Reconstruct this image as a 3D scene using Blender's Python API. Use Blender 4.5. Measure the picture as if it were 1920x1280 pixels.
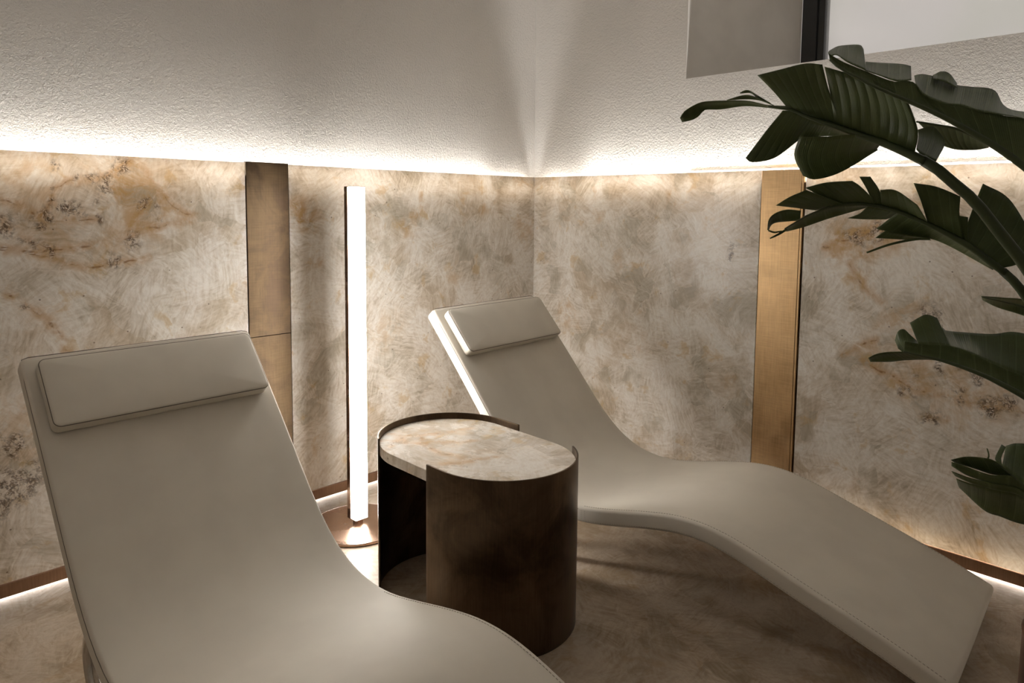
import bpy, bmesh, math, random
import numpy as np
from mathutils import noise as mnoise
from mathutils import Vector, Matrix
random.seed(7); mnoise.seed_set(5)
for o in list(bpy.data.objects): bpy.data.objects.remove(o)
SC = bpy.context.scene
COL = SC.collection

# ---------------------------------------------------------------- camera
H = 1.3
YAW, PITCH, ROLL = math.radians(134.9994), math.radians(-4.9075), math.radians(0.5279)
F, CY = 1330.774, 501.934
CAM = Vector((2.72837, -2.90047, H))
FW = Vector((math.cos(PITCH)*math.cos(YAW), math.cos(PITCH)*math.sin(YAW), math.sin(PITCH)))
R0 = Vector((math.sin(YAW), -math.cos(YAW), 0)); U0 = R0.cross(FW)
RT = math.cos(ROLL)*R0 + math.sin(ROLL)*U0
UP = -math.sin(ROLL)*R0 + math.cos(ROLL)*U0
cam = bpy.data.cameras.new('camera'); camo = bpy.data.objects.new('camera', cam); COL.objects.link(camo)
m = Matrix.Identity(4)
for i, v in enumerate((RT, UP, -FW)):
    for k in range(3): m[k][i] = v[k]
m.translation = CAM
camo.matrix_world = m
cam.sensor_width = 36; cam.lens = F/1920*36; cam.shift_y = -(640-CY)/1920
cam.clip_start = 0.02
SC.camera = camo

# ---------------------------------------------------------------- world, lights, exposure
W = bpy.data.worlds.new('world'); SC.world = W; W.use_nodes = True
bg = W.node_tree.nodes['Background']
bg.inputs[0].default_value = (1.0, 0.925, 0.863, 1); bg.inputs[1].default_value = 0.49
SC.view_settings.view_transform = 'Standard'; SC.view_settings.look = 'None'
SC.view_settings.gamma = 1; SC.view_settings.use_curve_mapping = False
SC.view_settings.exposure = 0.45
E_TOP, E_BASE, E_LAMP = 20.0, 14.0, 37.0
W_TOP, SPREAD = 3.3, 90            # watts per metre of the cove strips, their beam angle
LEDC = (1.0, 0.98, 0.955)

# ---------------------------------------------------------------- helpers
def ray(px, py): return FW + RT*((px-960)/F) - UP*((py-CY)/F)
def at(px, py, D): return CAM + ray(px, py)*D
def onplane(px, py, n, d):
    n = Vector(n); r = ray(px, py); return CAM + r*((d-CAM.dot(n))/r.dot(n))
def onL(px, py): return onplane(px, py, (1, 0, 0), 0)
def onR(px, py): return onplane(px, py, (0, 1, 0), 0)

def obj(name, bm, mat, parent=None, smooth=False):
    me = bpy.data.meshes.new(name)
    if isinstance(bm, tuple): me.from_pydata(bm[0], [], bm[1])
    else: bm.to_mesh(me); bm.free()
    me.materials.append(mat)
    if smooth:
        for p in me.polygons: p.use_smooth = True
    me.update()
    o = bpy.data.objects.new(name, me); COL.objects.link(o)
    if parent: o.parent = parent
    return o
def empty(name, loc=(0, 0, 0), rz=0):
    o = bpy.data.objects.new(name, None); o.location = loc; o.rotation_euler = (0, 0, rz); COL.objects.link(o); return o
def tag(o, label=None, cat=None, group=None, kind=None):
    if label: o['label'] = label
    if cat: o['category'] = cat
    if group: o['group'] = group
    if kind: o['kind'] = kind
    return o
def bx(x0, x1, y0, y1, z0, z1, bev=0, bm=None):
    b = bm or bmesh.new()
    v = [b.verts.new((x, y, z)) for z in (z0, z1) for y in (y0, y1) for x in (x0, x1)]
    fs = [b.faces.new([v[i] for i in f]) for f in ((0, 2, 3, 1), (4, 5, 7, 6), (0, 1, 5, 4), (2, 6, 7, 3), (0, 4, 6, 2), (1, 3, 7, 5))]
    if bev:
        es = list({e for f in fs for e in f.edges})
        bmesh.ops.bevel(b, geom=es, offset=bev, segments=3, profile=0.5, affect='EDGES')
    return b
def tube(pts, rad, n=8, closed=False, caps=True):
    pts = [Vector(p) for p in pts]; N = len(pts)
    rads = rad if isinstance(rad, (list, tuple)) else [rad]*N
    V, Fc = [], []
    prev = None
    for i, p in enumerate(pts):
        a = pts[(i-1) % N] if (closed or i) else p
        b = pts[(i+1) % N] if (closed or i < N-1) else p
        t = (b-a).normalized()
        if prev is None:
            u = t.orthogonal().normalized()
        else:
            u = (prev - t*prev.dot(t)).normalized()
        prev = u; w = t.cross(u)
        for k in range(n):
            an = 2*math.pi*k/n
            V.append(tuple(p + (u*math.cos(an)+w*math.sin(an))*rads[i]))
    for i in range(N if closed else N-1):
        for k in range(n):
            j = (i+1) % N
            Fc.append((i*n+k, i*n+(k+1) % n, j*n+(k+1) % n, j*n+k))
    if caps and not closed:
        Fc.append(tuple(range(n))[::-1]); Fc.append(tuple(range((N-1)*n, N*n)))
    return V, Fc
def catmull(pts, n):
    """resample polyline of tuples to n points with Catmull-Rom, even in chord length"""
    P = [Vector(p) for p in pts]
    if len(P) == 2:
        return [P[0].lerp(P[1], i/(n-1)) for i in range(n)]
    d = [0]
    for a, b in zip(P, P[1:]): d.append(d[-1]+max((b-a).length, 1e-9))
    out = []
    for i in range(n):
        s = d[-1]*i/(n-1); k = 0
        while k < len(P)-2 and s > d[k+1]: k += 1
        t = (s-d[k])/(d[k+1]-d[k])
        p1, p2 = P[k], P[k+1]
        p0 = P[k-1] if k else p1*2-p2
        p3 = P[k+2] if k+2 < len(P) else p2*2-p1
        out.append(0.5*((2*p1)+(p2-p0)*t+(2*p0-5*p1+4*p2-p3)*t*t+(3*p1-p0-3*p2+p3)*t*t*t))
    return out

# ---------------------------------------------------------------- materials
class NT:
    def __init__(s, name):
        s.mat = bpy.data.materials.new(name); s.mat.use_nodes = True
        s.t = s.mat.node_tree; s.t.nodes.clear()
        s.out = s.n('ShaderNodeOutputMaterial')
    def n(s, k, **kw):
        nd = s.t.nodes.new(k)
        for a, v in kw.items(): setattr(nd, a, v)
        return nd
    def l(s, a, b): s.t.links.new(a, b)
    def set(s, inp, v):
        if hasattr(v, 'is_output') or isinstance(v, bpy.types.NodeSocket): s.l(v, inp)
        else: inp.default_value = v
    def math(s, op, a, b=None, c=None, clamp=False):
        nd = s.n('ShaderNodeMath', operation=op); nd.use_clamp = clamp
        for i, v in enumerate((a, b, c)):
            if v is not None: s.set(nd.inputs[i], v)
        return nd.outputs[0]
    def vm(s, op, a, b=None, sc=None):
        nd = s.n('ShaderNodeVectorMath', operation=op)
        s.set(nd.inputs[0], a)
        if b is not None: s.set(nd.inputs[1], b)
        if sc is not None: s.set(nd.inputs['Scale'], sc)
        return nd.outputs['Value'] if op in ('LENGTH', 'DOT_PRODUCT', 'DISTANCE') else nd.outputs[0]
    def noise(s, vec, scale, detail=4, rough=0.5, dist=0, color=False):
        nd = s.n('ShaderNodeTexNoise'); s.set(nd.inputs['Vector'], vec)
        nd.inputs['Scale'].default_value = scale; nd.inputs['Detail'].default_value = detail
        nd.inputs['Roughness'].default_value = rough; nd.inputs['Distortion'].default_value = dist
        return nd.outputs['Color'] if color else nd.outputs['Fac']
    def vor(s, vec, scale, feature='F1', out='Distance', rnd=1):
        nd = s.n('ShaderNodeTexVoronoi', feature=feature); s.set(nd.inputs['Vector'], vec)
        nd.inputs['Scale'].default_value = scale; nd.inputs['Randomness'].default_value = rnd
        return nd.outputs[out]
    def map(s, v, a, b, c=0.0, d=1.0, smooth=True):
        nd = s.n('ShaderNodeMapRange'); nd.clamp = True
        nd.interpolation_type = 'SMOOTHSTEP' if smooth else 'LINEAR'
        s.set(nd.inputs['Value'], v)
        for nm, x in (('From Min', a), ('From Max', b), ('To Min', c), ('To Max', d)): nd.inputs[nm].default_value = x
        return nd.outputs['Result']
    def mix(s, f, a, b, mode='MIX'):
        nd = s.n('ShaderNodeMix', data_type='RGBA', blend_type=mode)
        s.set(nd.inputs['Factor'], f)
        for i, v in ((6, a), (7, b)):
            s.set(nd.inputs[i], (*v, 1) if isinstance(v, tuple) and len(v) == 3 else v)
        return nd.outputs[2]
    def ramp(s, f, stops):
        nd = s.n('ShaderNodeValToRGB'); s.set(nd.inputs[0], f); r = nd.color_ramp
        while len(r.elements) < len(stops): r.elements.new(0.5)
        for e, (p, c) in zip(r.elements, stops): e.position = p; e.color = (*c, 1)
        return nd.outputs[0]
    def coord(s): return s.n('ShaderNodeTexCoord').outputs['Object']
    def bump(s, h, strength, dist):
        nd = s.n('ShaderNodeBump'); s.set(nd.inputs['Height'], h)
        nd.inputs['Strength'].default_value = strength; nd.inputs['Distance'].default_value = dist
        return nd.outputs[0]
    def bsdf(s, color, rough=0.5, metal=0.0, normal=None, spec=0.5, trans=0.0, tcol=None, **kw):
        b = s.n('ShaderNodeBsdfPrincipled')
        s.set(b.inputs['Base Color'], (*color, 1) if isinstance(color, tuple) and len(color) == 3 else color)
        s.set(b.inputs['Roughness'], rough); s.set(b.inputs['Metallic'], metal)
        b.inputs['Specular IOR Level'].default_value = spec
        if normal is not None: s.l(normal, b.inputs['Normal'])
        for k, v in kw.items(): s.set(b.inputs[k], v)
        sh = b.outputs[0]
        if trans:
            t = s.n('ShaderNodeBsdfTranslucent'); s.set(t.inputs[0], tcol if tcol is not None else color)
            mx = s.n('ShaderNodeMixShader'); mx.inputs[0].default_value = trans
            s.l(sh, mx.inputs[1]); s.l(t.outputs[0], mx.inputs[2]); sh = mx.outputs[0]
        s.l(sh, s.out.inputs[0]); return s.mat

def plaster(name, col):
    t = NT(name); p = t.coord()
    a = t.noise(p, 110, 5, 0.6); b = t.noise(p, 260, 3, 0.6); c = t.noise(p, 1.6, 3, 0.5)
    h = t.math('ADD', t.math('MULTIPLY', a, 0.7), t.math('MULTIPLY', b, 0.35))
    colr = t.mix(t.map(c, .35, .65), tuple(x*0.95 for x in col), col)
    return t.bsdf(colr, 0.85, normal=t.bump(h, 0.8, 0.010), spec=0.2)
M_PLASTER = plaster('textured_plaster', (0.62, 0.585, 0.54))
def plain(name, col, rough=0.5, metal=0.0, **kw):
    t = NT(name); p = t.coord(); n = t.noise(p, 9, 3)
    c = t.mix(t.map(n, .3, .7), tuple(x*0.93 for x in col), col)
    return t.bsdf(c, rough, metal, **kw)
def emit(name, col, st):
    t = NT(name); e = t.n('ShaderNodeEmission'); e.inputs[0].default_value = (*col, 1); e.inputs[1].default_value = st
    t.l(e.outputs[0], t.out.inputs[0]); return t.mat

def metal(name, c1, c2, rough, patch=6.0, hatch=True, lo=.35, hi=.65):
    t = NT(name); p = t.coord()
    big = t.noise(p, patch, 5, 0.6, 0.6)
    c = t.mix(t.map(big, lo, hi), c1, c2)
    st1 = t.vm('MULTIPLY', p, (260, 260, 12)); st2 = t.vm('MULTIPLY', p, (12, 12, 260))
    s1 = t.noise(st1, 1, 2); s2 = t.noise(st2, 1, 2)
    hh = t.math('ADD', s1, s2) if hatch else s1
    v = t.map(hh, .75 if hatch else .3, 1.25 if hatch else .7, .88, 1.1, smooth=False)
    c = t.mix(1.0, c, t.n('ShaderNodeCombineColor').outputs[0], 'MULTIPLY') if False else c
    vc = t.n('ShaderNodeCombineXYZ')
    for i in range(3): t.l(v, vc.inputs[i])
    c = t.mix(1.0, c, vc.outputs[0], 'MULTIPLY')
    r = t.map(big, .3, .7, rough-.06, rough+.1)
    return t.bsdf(c, r, 1.0, normal=t.bump(hh, 0.06, 0.002))
M_BRASS_L_DIM = metal('aged_brass_sheet_dimmed', (0.085, 0.058, 0.038), (0.165, 0.115, 0.068), 0.42, 5)  # left strip: same brass, dimmer reflection and patina put into its colour
M_BRASS_R = metal('brushed_brass_sheet', (0.45, 0.295, 0.15), (0.55, 0.375, 0.20), 0.45, 5)
M_BASEB = metal('copper_skirting', (0.34, 0.22, 0.155), (0.42, 0.275, 0.19), 0.38, 4, hatch=False)
M_TABLE = metal('dark_bronze_sheet', (0.07, 0.048, 0.031), (0.16, 0.112, 0.072), 0.36, 5, hatch=False)
M_LAMPBR = metal('lamp_bronze', (0.40, 0.27, 0.20), (0.48, 0.33, 0.25), 0.22, 6, hatch=False)
M_POT = metal('planter_bronze', (0.13, 0.07, 0.05), (0.2, 0.11, 0.075), 0.45, 5, hatch=False)
M_CHROME = metal('polished_steel', (0.55, 0.53, 0.50), (0.62, 0.60, 0.57), 0.16, 6, hatch=False)
M_ALU = plain('anodised_profile', (0.55, 0.55, 0.55), 0.4, 0.8)
M_DARK = plain('joint_shadow_gap', (0.03, 0.022, 0.018), 0.8)
M_FRAME = plain('black_window_frame', (0.012, 0.012, 0.012), 0.45)
M_CEIL = plain('ceiling_paint', (0.72, 0.69, 0.65), 0.9)
M_SEAM = plain('seam_thread', (0.17, 0.145, 0.115), 0.8)
M_STITCH = plain('stitch_thread', (0.40, 0.355, 0.29), 0.7)
M_SOIL = plain('potting_soil', (0.03, 0.022, 0.015), 0.95)
M_LED = emit('led_white', LEDC, E_TOP)
M_LEDB = emit('led_floor', LEDC, E_BASE)
M_LEDK = emit('led_behind_stone', (1.0, 0.9, 0.75), 30.0)
M_TUBE = emit('lamp_diffuser', (1.0, 0.955, 0.90), E_LAMP)
M_REVEAL = plain('smooth_render', (0.70, 0.665, 0.62), 0.9)
def leather():
    t = NT('ivory_leather'); p = t.coord()
    g = t.vor(p, 900); n = t.noise(p, 5, 3)
    c = t.mix(t.map(n, .35, .65), (0.66, 0.61, 0.53), (0.70, 0.65, 0.565))
    h = t.math('ADD', g, t.math('MULTIPLY', t.noise(p, 14, 3), 1.5))
    return t.bsdf(c, 0.68, normal=t.bump(h, 0.05, 0.002), spec=0.16)
M_LEATHER = leather()
def glass():
    t = NT('window_glass')
    tr = t.n('ShaderNodeBsdfTransparent'); tl = t.n('ShaderNodeBsdfTranslucent'); gl = t.n('ShaderNodeBsdfGlossy')
    n = t.noise(t.coord(), 1.2, 3)
    t.l(t.mix(t.map(n, .4, .7), (0.95, 0.95, 0.95), (0.90, 0.92, 0.88)), tr.inputs[0])
    gl.inputs['Roughness'].default_value = 0.05
    m1 = t.n('ShaderNodeMixShader'); m1.inputs[0].default_value = 0.25
    t.l(tr.outputs[0], m1.inputs[1]); t.l(tl.outputs[0], m1.inputs[2])
    m2 = t.n('ShaderNodeMixShader'); m2.inputs[0].default_value = 0.04
    t.l(m1.outputs[0], m2.inputs[1]); t.l(gl.outputs[0], m2.inputs[2])
    t.l(m2.outputs[0], t.out.inputs[0]); return t.mat
M_GLASS = glass()

def stone(name, marks=False, axis=(1, 0, 0), pits=.7, spec=.45, tint=(1, 0.975, 0.935), trans=0.0, rough=0.28, scale=1.0, golden=0.5, dark=0.0):
    """quartzite: pale fibrous ground, tan and grey clouds, rust veins, dark crystal clusters (positions in metres)"""
    t = NT(name); p0 = t.coord()
    p = t.vm('SCALE', p0, sc=scale) if scale != 1 else p0
    w1 = t.vm('SUBTRACT', t.noise(p, 4.5, 3, 0.55, color=True), (0.5, 0.5, 0.5))
    q = t.vm('ADD', p, t.vm('SCALE', w1, sc=0.16))
    w2 = t.vm('SUBTRACT', t.noise(p, 26, 3, 0.6, color=True), (0.5, 0.5, 0.5))
    q2 = t.vm('ADD', q, t.vm('SCALE', w2, sc=0.022))
    base = t.noise(q2, 5.0, 5, 0.62)
    # feathery crystals: fine hairs whose direction changes from crystal to crystal
    fibs = []
    qf = t.vm('ADD', p, t.vm('SCALE', w1, sc=0.05))
    for k, (cs, sa, sb) in enumerate(((4.6, 75, 9), (9.5, 105, 13))):
        vc = t.n('ShaderNodeTexVoronoi', feature='F1'); t.l(t.vm('ADD', q2, (k*7.3, k*3.1, k*5.7)), vc.inputs['Vector']); vc.inputs['Scale'].default_value = cs
        sp_ = t.n('ShaderNodeSeparateColor'); t.l(vc.outputs['Color'], sp_.inputs[0])
        ro = t.n('ShaderNodeVectorRotate', rotation_type='AXIS_ANGLE'); t.l(qf, ro.inputs['Vector'])
        ro.inputs['Axis'].default_value = axis; t.l(t.math('MULTIPLY', sp_.outputs[0], 3.14), ro.inputs['Angle'])
        # stretch along one in-plane direction
        sc_ = (1.0 if axis[0] else sa, sa if axis[0] else (1.0 if axis[1] else sb), sb if not axis[2] else 1.0)
        nz = t.noise(t.vm('MULTIPLY', ro.outputs[0], sc_), 1, 3, 0.62, 0.25)
        fibs.append(nz)
        if k == 0: cellc = sp_
        else: cellf = sp_
    fn = t.math('ADD', t.math('MULTIPLY', fibs[0], .5), t.math('MULTIPLY', fibs[1], .5))
    tone = t.math('ADD', t.math('MULTIPLY_ADD', fn, 1.0, .02), t.math('MULTIPLY_ADD', base, .9, -.45))
    c = t.ramp(tone, [(0.28, (0.52, 0.455, 0.37)), (0.41, (0.71, 0.65, 0.57)), (0.51, (0.83, 0.785, 0.73)), (0.64, (0.93, 0.912, 0.885))])
    fib = t.map(fn, .45, .65)
    tanf = t.math('MULTIPLY', t.map(cellc.outputs[1], .66, .9), t.map(base, .62, .42, 0, .45))
    c = t.mix(tanf, c, (0.56, 0.45, 0.315))
    gry = t.math('MULTIPLY', t.map(cellf.outputs[1], .6, .9), t.map(base, .60, .40, 0, .42))
    c = t.mix(gry, c, (0.43, 0.405, 0.33))
    fm = t.noise(q2, 75, 3, .65)
    c = t.mix(t.map(fm, .36, .60, .16, 0), c, (0.40, 0.335, 0.25))
    edge = t.vor(q2, 6.5, 'DISTANCE_TO_EDGE')
    el = t.math('MULTIPLY', t.map(edge, 0.0, 0.03, 1, 0), t.map(t.noise(p, 3.3, 2), .42, .6))
    c = t.mix(t.math('MULTIPLY', el, .4), c, (0.90, 0.87, 0.83))
    # loose golden stains
    gs = t.math('MULTIPLY', t.map(t.noise(q2, 8.5, 5, .62), .58, .68), golden)
    c = t.mix(gs, c, (0.62, 0.44, 0.19))
    if marks:
        def att(nm):
            nd = t.n('ShaderNodeAttribute'); nd.attribute_name = nm; return nd.outputs['Fac']
        st = t.math('MULTIPLY', att('stain'), t.map(t.noise(q2, 16, 4, .65), .36, .62))
        c = t.mix(st, c, (0.58, 0.37, 0.15))
        dmin = att('vein')
        soft = t.math('MULTIPLY', t.map(dmin, 0.0, 0.026, .6, 0), t.map(t.noise(p0, 22, 3, .6), .33, .55))
        c = t.mix(soft, c, (0.55, 0.32, 0.11))
        line = t.math('MULTIPLY', t.map(dmin, 0.0012, 0.0048, .85, 0), t.map(t.noise(p0, 30, 3, .6), .38, .55))
        c = t.mix(line, c, (0.30, 0.16, 0.07))
        cm = t.math('MULTIPLY', att('crystal'), t.map(t.noise(p0, 38, 3, .7), .40, .56))
        v = t.n('ShaderNodeTexVoronoi', feature='F1'); t.l(q2, v.inputs['Vector']); v.inputs['Scale'].default_value = 210
        sp = t.n('ShaderNodeSeparateColor'); t.l(v.outputs['Color'], sp.inputs[0])
        cc = t.ramp(sp.outputs[0], [(0.0, (0.05, 0.032, 0.022)), (0.45, (0.17, 0.115, 0.08)), (0.7, (0.33, 0.25, 0.18)), (0.9, (0.70, 0.64, 0.56))])
        c = t.mix(t.math('MULTIPLY', cm, .9), c, cc)
    # rare dark pits
    pit = t.vor(p, 16, 'F1')
    c = t.mix(t.map(pit, 0.035, 0.06, pits, 0), c, (0.16, 0.10, 0.06))
    c = t.mix(1.0, c, tint, 'MULTIPLY')
    if dark:
        dk = t.map(t.noise(q2, 2.6, 6, .65), .4, .62, 0, dark)
        c = t.mix(dk, c, (0.20, 0.145, 0.095))
    h = t.noise(p0, 55, 2, .6)
    return t.bsdf(c, t.map(base, .3, .7, rough-.05, rough+.1), normal=t.bump(h, 0.08, 0.004), trans=trans, spec=spec)

def Lz(pts, ox=0, oy=250, k=0.336, f=onL): return [f(ox+x*k, oy+y*k) for x, y in pts]
def seglist(polys): return [(a, b) for P in polys for a, b in zip(P, P[1:])]
segL = seglist([Lz(v) for v in (
    [(-120, 620), (0, 640), (130, 665), (300, 640), (520, 625), (690, 590), (830, 520), (1060, 470)],
    [(0, 370), (100, 410), (210, 468), (350, 490), (560, 480)],
    [(0, 490), (80, 530), (170, 600), (280, 630)],
    [(1080, 460), (960, 390), (880, 320), (820, 200)],
    [(210, 470), (300, 400), (300, 310), (400, 265), (590, 235), (720, 150)],
    [(60, 905), (150, 965), (260, 1030), (330, 1110), (370, 1200)],
    [(0, 660), (290, 690), (470, 750), (640, 735), (830, 690)],
    [(700, 560), (790, 450), (830, 400)])])
cluL = [(onL(x*.336, 250+y*.336), r*.336*.0023) for x, y, r in (
    (660, 165, 75), (600, 255, 75), (300, 190, 45), (480, 240, 40), (310, 305, 35), (370, 410, 70), (220, 470, 45), (60, 515, 65),
    (165, 600, 45), (275, 630, 60), (725, 590, 65), (570, 470, 45), (530, 375, 45), (620, 345, 35), (850, 435, 35), (610, 742, 55), (150, 965, 32))]
cluL += [(onL(25, 915), .10), (onL(5, 960), .08), (onL(15, 835), .05), (onL(60, 880), .05)]
staL = [(onL(x*.336, 250+y*.336), r*.336*.0023, s) for x, y, r, s in (
    (740, 270, 190, .85), (880, 440, 170, .7), (760, 480, 140, .8), (560, 170, 150, .6), (240, 440, 200, .5), (300, 600, 200, .45), (130, 200, 170, .45), (620, 620, 160, .55), (260, 1000, 130, .3))]
staL += [(onL(570, 400), .12, .9), (onL(585, 420), .09, .8), (onL(592, 490), .05, .9), (onL(787, 372), .05, .9), (onL(780, 405), .07, .75), (onL(765, 428), .06, .7),
         (onL(905, 395), .05, .7), (onL(985, 430), .12, .5), (onL(850, 520), .1, .5), (onL(720, 350), .06, .4), (onL(975, 345), .05, .8), (onL(720, 620), .14, .45), (onL(60, 800), .2, .4)]
def R6(pts): return [onR(1500+x*.4375, 480+y*.4375) for x, y in pts]
def R4(pts): return [onR(1430+x*.1406, 310+y*.1406) for x, y in pts]
segR = seglist([R6(v) for v in ([(210, 40), (260, 120), (345, 195)], [(190, 420), (330, 360)],
    [(280, 455), (420, 530), (500, 572), (620, 610), (720, 632), (830, 645), (960, 672)], [(545, 685), (630, 705)], [(760, 500), (880, 560)])]
    + [R4(v) for v in ([(810, 1080), (900, 1085), (1000, 1030), (1200, 1020), (1330, 940), (1450, 930), (1600, 850)],)])
cluR = [(onR(1500+x*.4375, 480+y*.4375), r*.4375*.0022) for x, y, r in (
    (450, 575, 48), (550, 240, 75), (830, 640, 60), (890, 650, 50), (570, 690, 40), (760, 500, 55), (610, 480, 45), (830, 590, 30), (690, 620, 40))]
cluR += [(onR(1380, 468), .055), (onR(1605, 448), .05), (onR(1640, 437), .06)]
staR = [(onR(x, y), r, s) for x, y, r, s in ((1610, 525, .09, .8), (1600, 450, .16, .9), (1650, 435, .12, .8), (1690, 600, .15, .6), (1640, 660, .10, .5), (1720, 720, .16, .6), (1830, 740, .2, .6),
    (1060, 590, .10, .6), (1080, 600, .07, .5), (1120, 400, .06, .4), (1160, 480, .06, .45), (1265, 355, .05, .8), (1270, 375, .04, .7), (1110, 365, .06, .6), (1370, 720, .06, .5), (1200, 640, .09, .35), (1020, 420, .06, .4), (1330, 420, .06, .35))]
M_STONE_L = stone('quartzite_cladding', True, trans=0.25)
M_STONE_R = stone('quartzite_cladding_right', True, (0, 1, 0), trans=0.25)
M_FLOOR = stone('quartzite_floor', spec=.2, axis=(0, 0, 1), pits=.3, tint=(0.60, 0.52, 0.43), rough=0.45, golden=0.3, dark=0.35)
def T2(pts):
    return [onplane(690+x*.125, 750+y*.125, (0, 0, 1), .513) for x, y in pts]
segT = seglist([T2(v) for v in ([(180, 620), (400, 630), (560, 560), (900, 520), (1500, 420)], [(260, 740), (460, 600), (640, 520), (820, 600)], [(330, 500), (480, 570), (620, 670)],
    [(620, 650), (1100, 640), (1600, 600)], [(900, 690), (1050, 790), (1400, 860)], [(1100, 960), (1500, 930), (1900, 860)])])
staT = [(T2([(x, y)])[0], r, s) for x, y, r, s in ((800, 540, .12, .5), (1100, 640, .1, .4), (1400, 480, .1, .35), (1250, 900, .13, .45), (1700, 820, .12, .4), (500, 470, .1, .3))]
M_STONE_T = stone('quartzite_table_top', True, (0, 0, 1), rough=0.25)

# ---------------------------------------------------------------- room shell
ZT, ZB = 1.464, 0.0583                 # top of cladding, top of skirting
PY = 0.05                              # plaster lies this far behind the stone face
XE, YE, ZC = 4.3, -4.4, 2.95           # far ends of the room, ceiling
tag(obj('floor', bx(-.3, XE+.1, YE-.1, .3, -.1, 0), M_FLOOR), kind='structure')
tag(obj('ceiling', bx(-.3, XE+.1, YE-.1, .3, ZC, ZC+.1), M_CEIL), kind='structure')
wl = tag(obj('wall_left', bx(-.25, -PY, YE, PY, 0, ZC), M_PLASTER), kind='structure')
# right wall with the splayed window recess
WZ0, WZ1, WX0, WXE, WD = 1.902, 2.72, 0.913, 3.3, 0.60
b = bmesh.new()
bx(-.25, WX0, PY, PY+.2, 0, ZC, bm=b); bx(WXE, XE, PY, PY+.2, 0, ZC, bm=b)
bx(WX0, WXE, PY, PY+.2, 0, WZ0, bm=b); bx(WX0, WXE, PY, PY+.2, WZ1, ZC, bm=b)
wr = tag(obj('wall_right', b, M_PLASTER), kind='structure')
XJ = 1.21
def jamb(V):
    return V, [(0, 1, 2, 3), (7, 6, 5, 4), (0, 4, 5, 1), (1, 5, 6, 2), (2, 6, 7, 3), (3, 7, 4, 0)]
jm = obj('window_reveal', jamb([(WX0, PY, WZ0), (XJ, WD, WZ0), (XJ, WD, WZ1), (WX0, PY, WZ1),
                       (WX0-.1, PY+.1, WZ0), (XJ-.1, WD+.1, WZ0), (XJ-.1, WD+.1, WZ1), (WX0-.1, PY+.1, WZ1)]), M_REVEAL, wr)
obj('window_reveal', bx(WXE-.001, WXE+.1, PY, WD+.12, WZ0-.1, WZ1+.1), M_REVEAL, wr)
obj('window_sill', bx(WX0-.1, WXE+.1, PY+.2, WD+.12, WZ0-.12, WZ0), M_REVEAL, wr)
obj('window_reveal', bx(WX0-.1, WXE+.1, PY+.2, WD+.12, WZ1, WZ1+.12), M_REVEAL, wr)
wf = tag(obj('wall_front', bx(-.25, XE+.1, YE-.1, YE, 0, ZC), M_PLASTER), kind='structure')
tag(obj('wall_side', bx(XE, XE+.1, YE, .25, 0, ZC), M_PLASTER), kind='structure')
# window: black profile with two grooves, pane
wn = tag(empty('window_1', (XJ, WD, WZ0)), kind='structure')
def wpart(name, x0, x1, y0, y1, z0, z1, mat, bev=0.003):
    return obj(name, bx(x0-XJ, x1-XJ, y0-WD, y1-WD, z0-WZ0, z1-WZ0, bev), mat, wn)
wpart('frame_stile', XJ, XJ+.072, WD, WD+.07, WZ0, WZ1, M_FRAME)
wpart('frame_stile', XJ+.076, XJ+.106, WD+.008, WD+.07, WZ0, WZ1, M_FRAME)
wpart('frame_stile', WXE-.07, WXE, WD, WD+.07, WZ0, WZ1, M_FRAME)
wpart('frame_rail', XJ+.106, WXE-.07, WD+.004, WD+.07, WZ0, WZ0+.06, M_FRAME)
wpart('frame_rail', XJ+.106, WXE-.07, WD+.004, WD+.07, WZ1-.06, WZ1, M_FRAME)
wpart('pane', XJ+.10, WXE-.065, WD+.03, WD+.042, WZ0+.05, WZ1-.05, M_GLASS, 0)

# stone cladding panels and metal strips (children of their walls)
YA, YB = -1.656, -1.4775               # left strip between these
XA, XB = 1.3283, 1.5122                # right strip
def slab(name, flat, segs, clusters, stains, parent, mat, axis, lo, hi, fine, z0, z1, step):
    """stone slab 20 mm thick; the front face is a grid that carries the vein, crystal and stain maps"""
    f0, f1 = fine
    us = [lo] if f0 > lo+1e-6 else []
    us += list(np.linspace(f0, f1, max(2, int((f1-f0)/step)+1)))
    if f1 < hi-1e-6: us += [hi]
    zs = list(np.linspace(z0, z1, int((z1-z0)/step)+1))
    nu, nz = len(us), len(zs)
    mk = (lambda u, z, d: (-d, u, z)) if axis == 'y' else (lambda u, z, d: (u, d, z))
    V = [mk(u, z, 0) for u in us for z in zs]
    Fc = [(i*nz+j, (i+1)*nz+j, (i+1)*nz+j+1, i*nz+j+1) for i in range(nu-1) for j in range(nz-1)]
    nb = len(V)
    V += [mk(us[0], z0, .02), mk(us[-1], z0, .02), mk(us[-1], z1, .02), mk(us[0], z1, .02)]
    Fc += [(nb+3, nb+2, nb+1, nb)]
    c00, c10, c11, c01 = 0, (nu-1)*nz, nu*nz-1, nz-1
    Fc += [tuple([nb, nb+1]+[i*nz for i in range(nu-1, -1, -1)]), tuple([nb+2, nb+3]+[i*nz+nz-1 for i in range(nu)]),
           tuple([nb+3, nb]+list(range(nz))), tuple([nb+1, nb+2]+[c10+j for j in range(nz-1, -1, -1)])]
    o = obj(name, (V, Fc), mat, parent)
    marks(o, V, segs, clusters, stains)
    fixn(o)
    return o
def fixn(o):
    b = bmesh.new(); b.from_mesh(o.data); bmesh.ops.recalc_face_normals(b, faces=b.faces); b.to_mesh(o.data); b.free()
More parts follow.
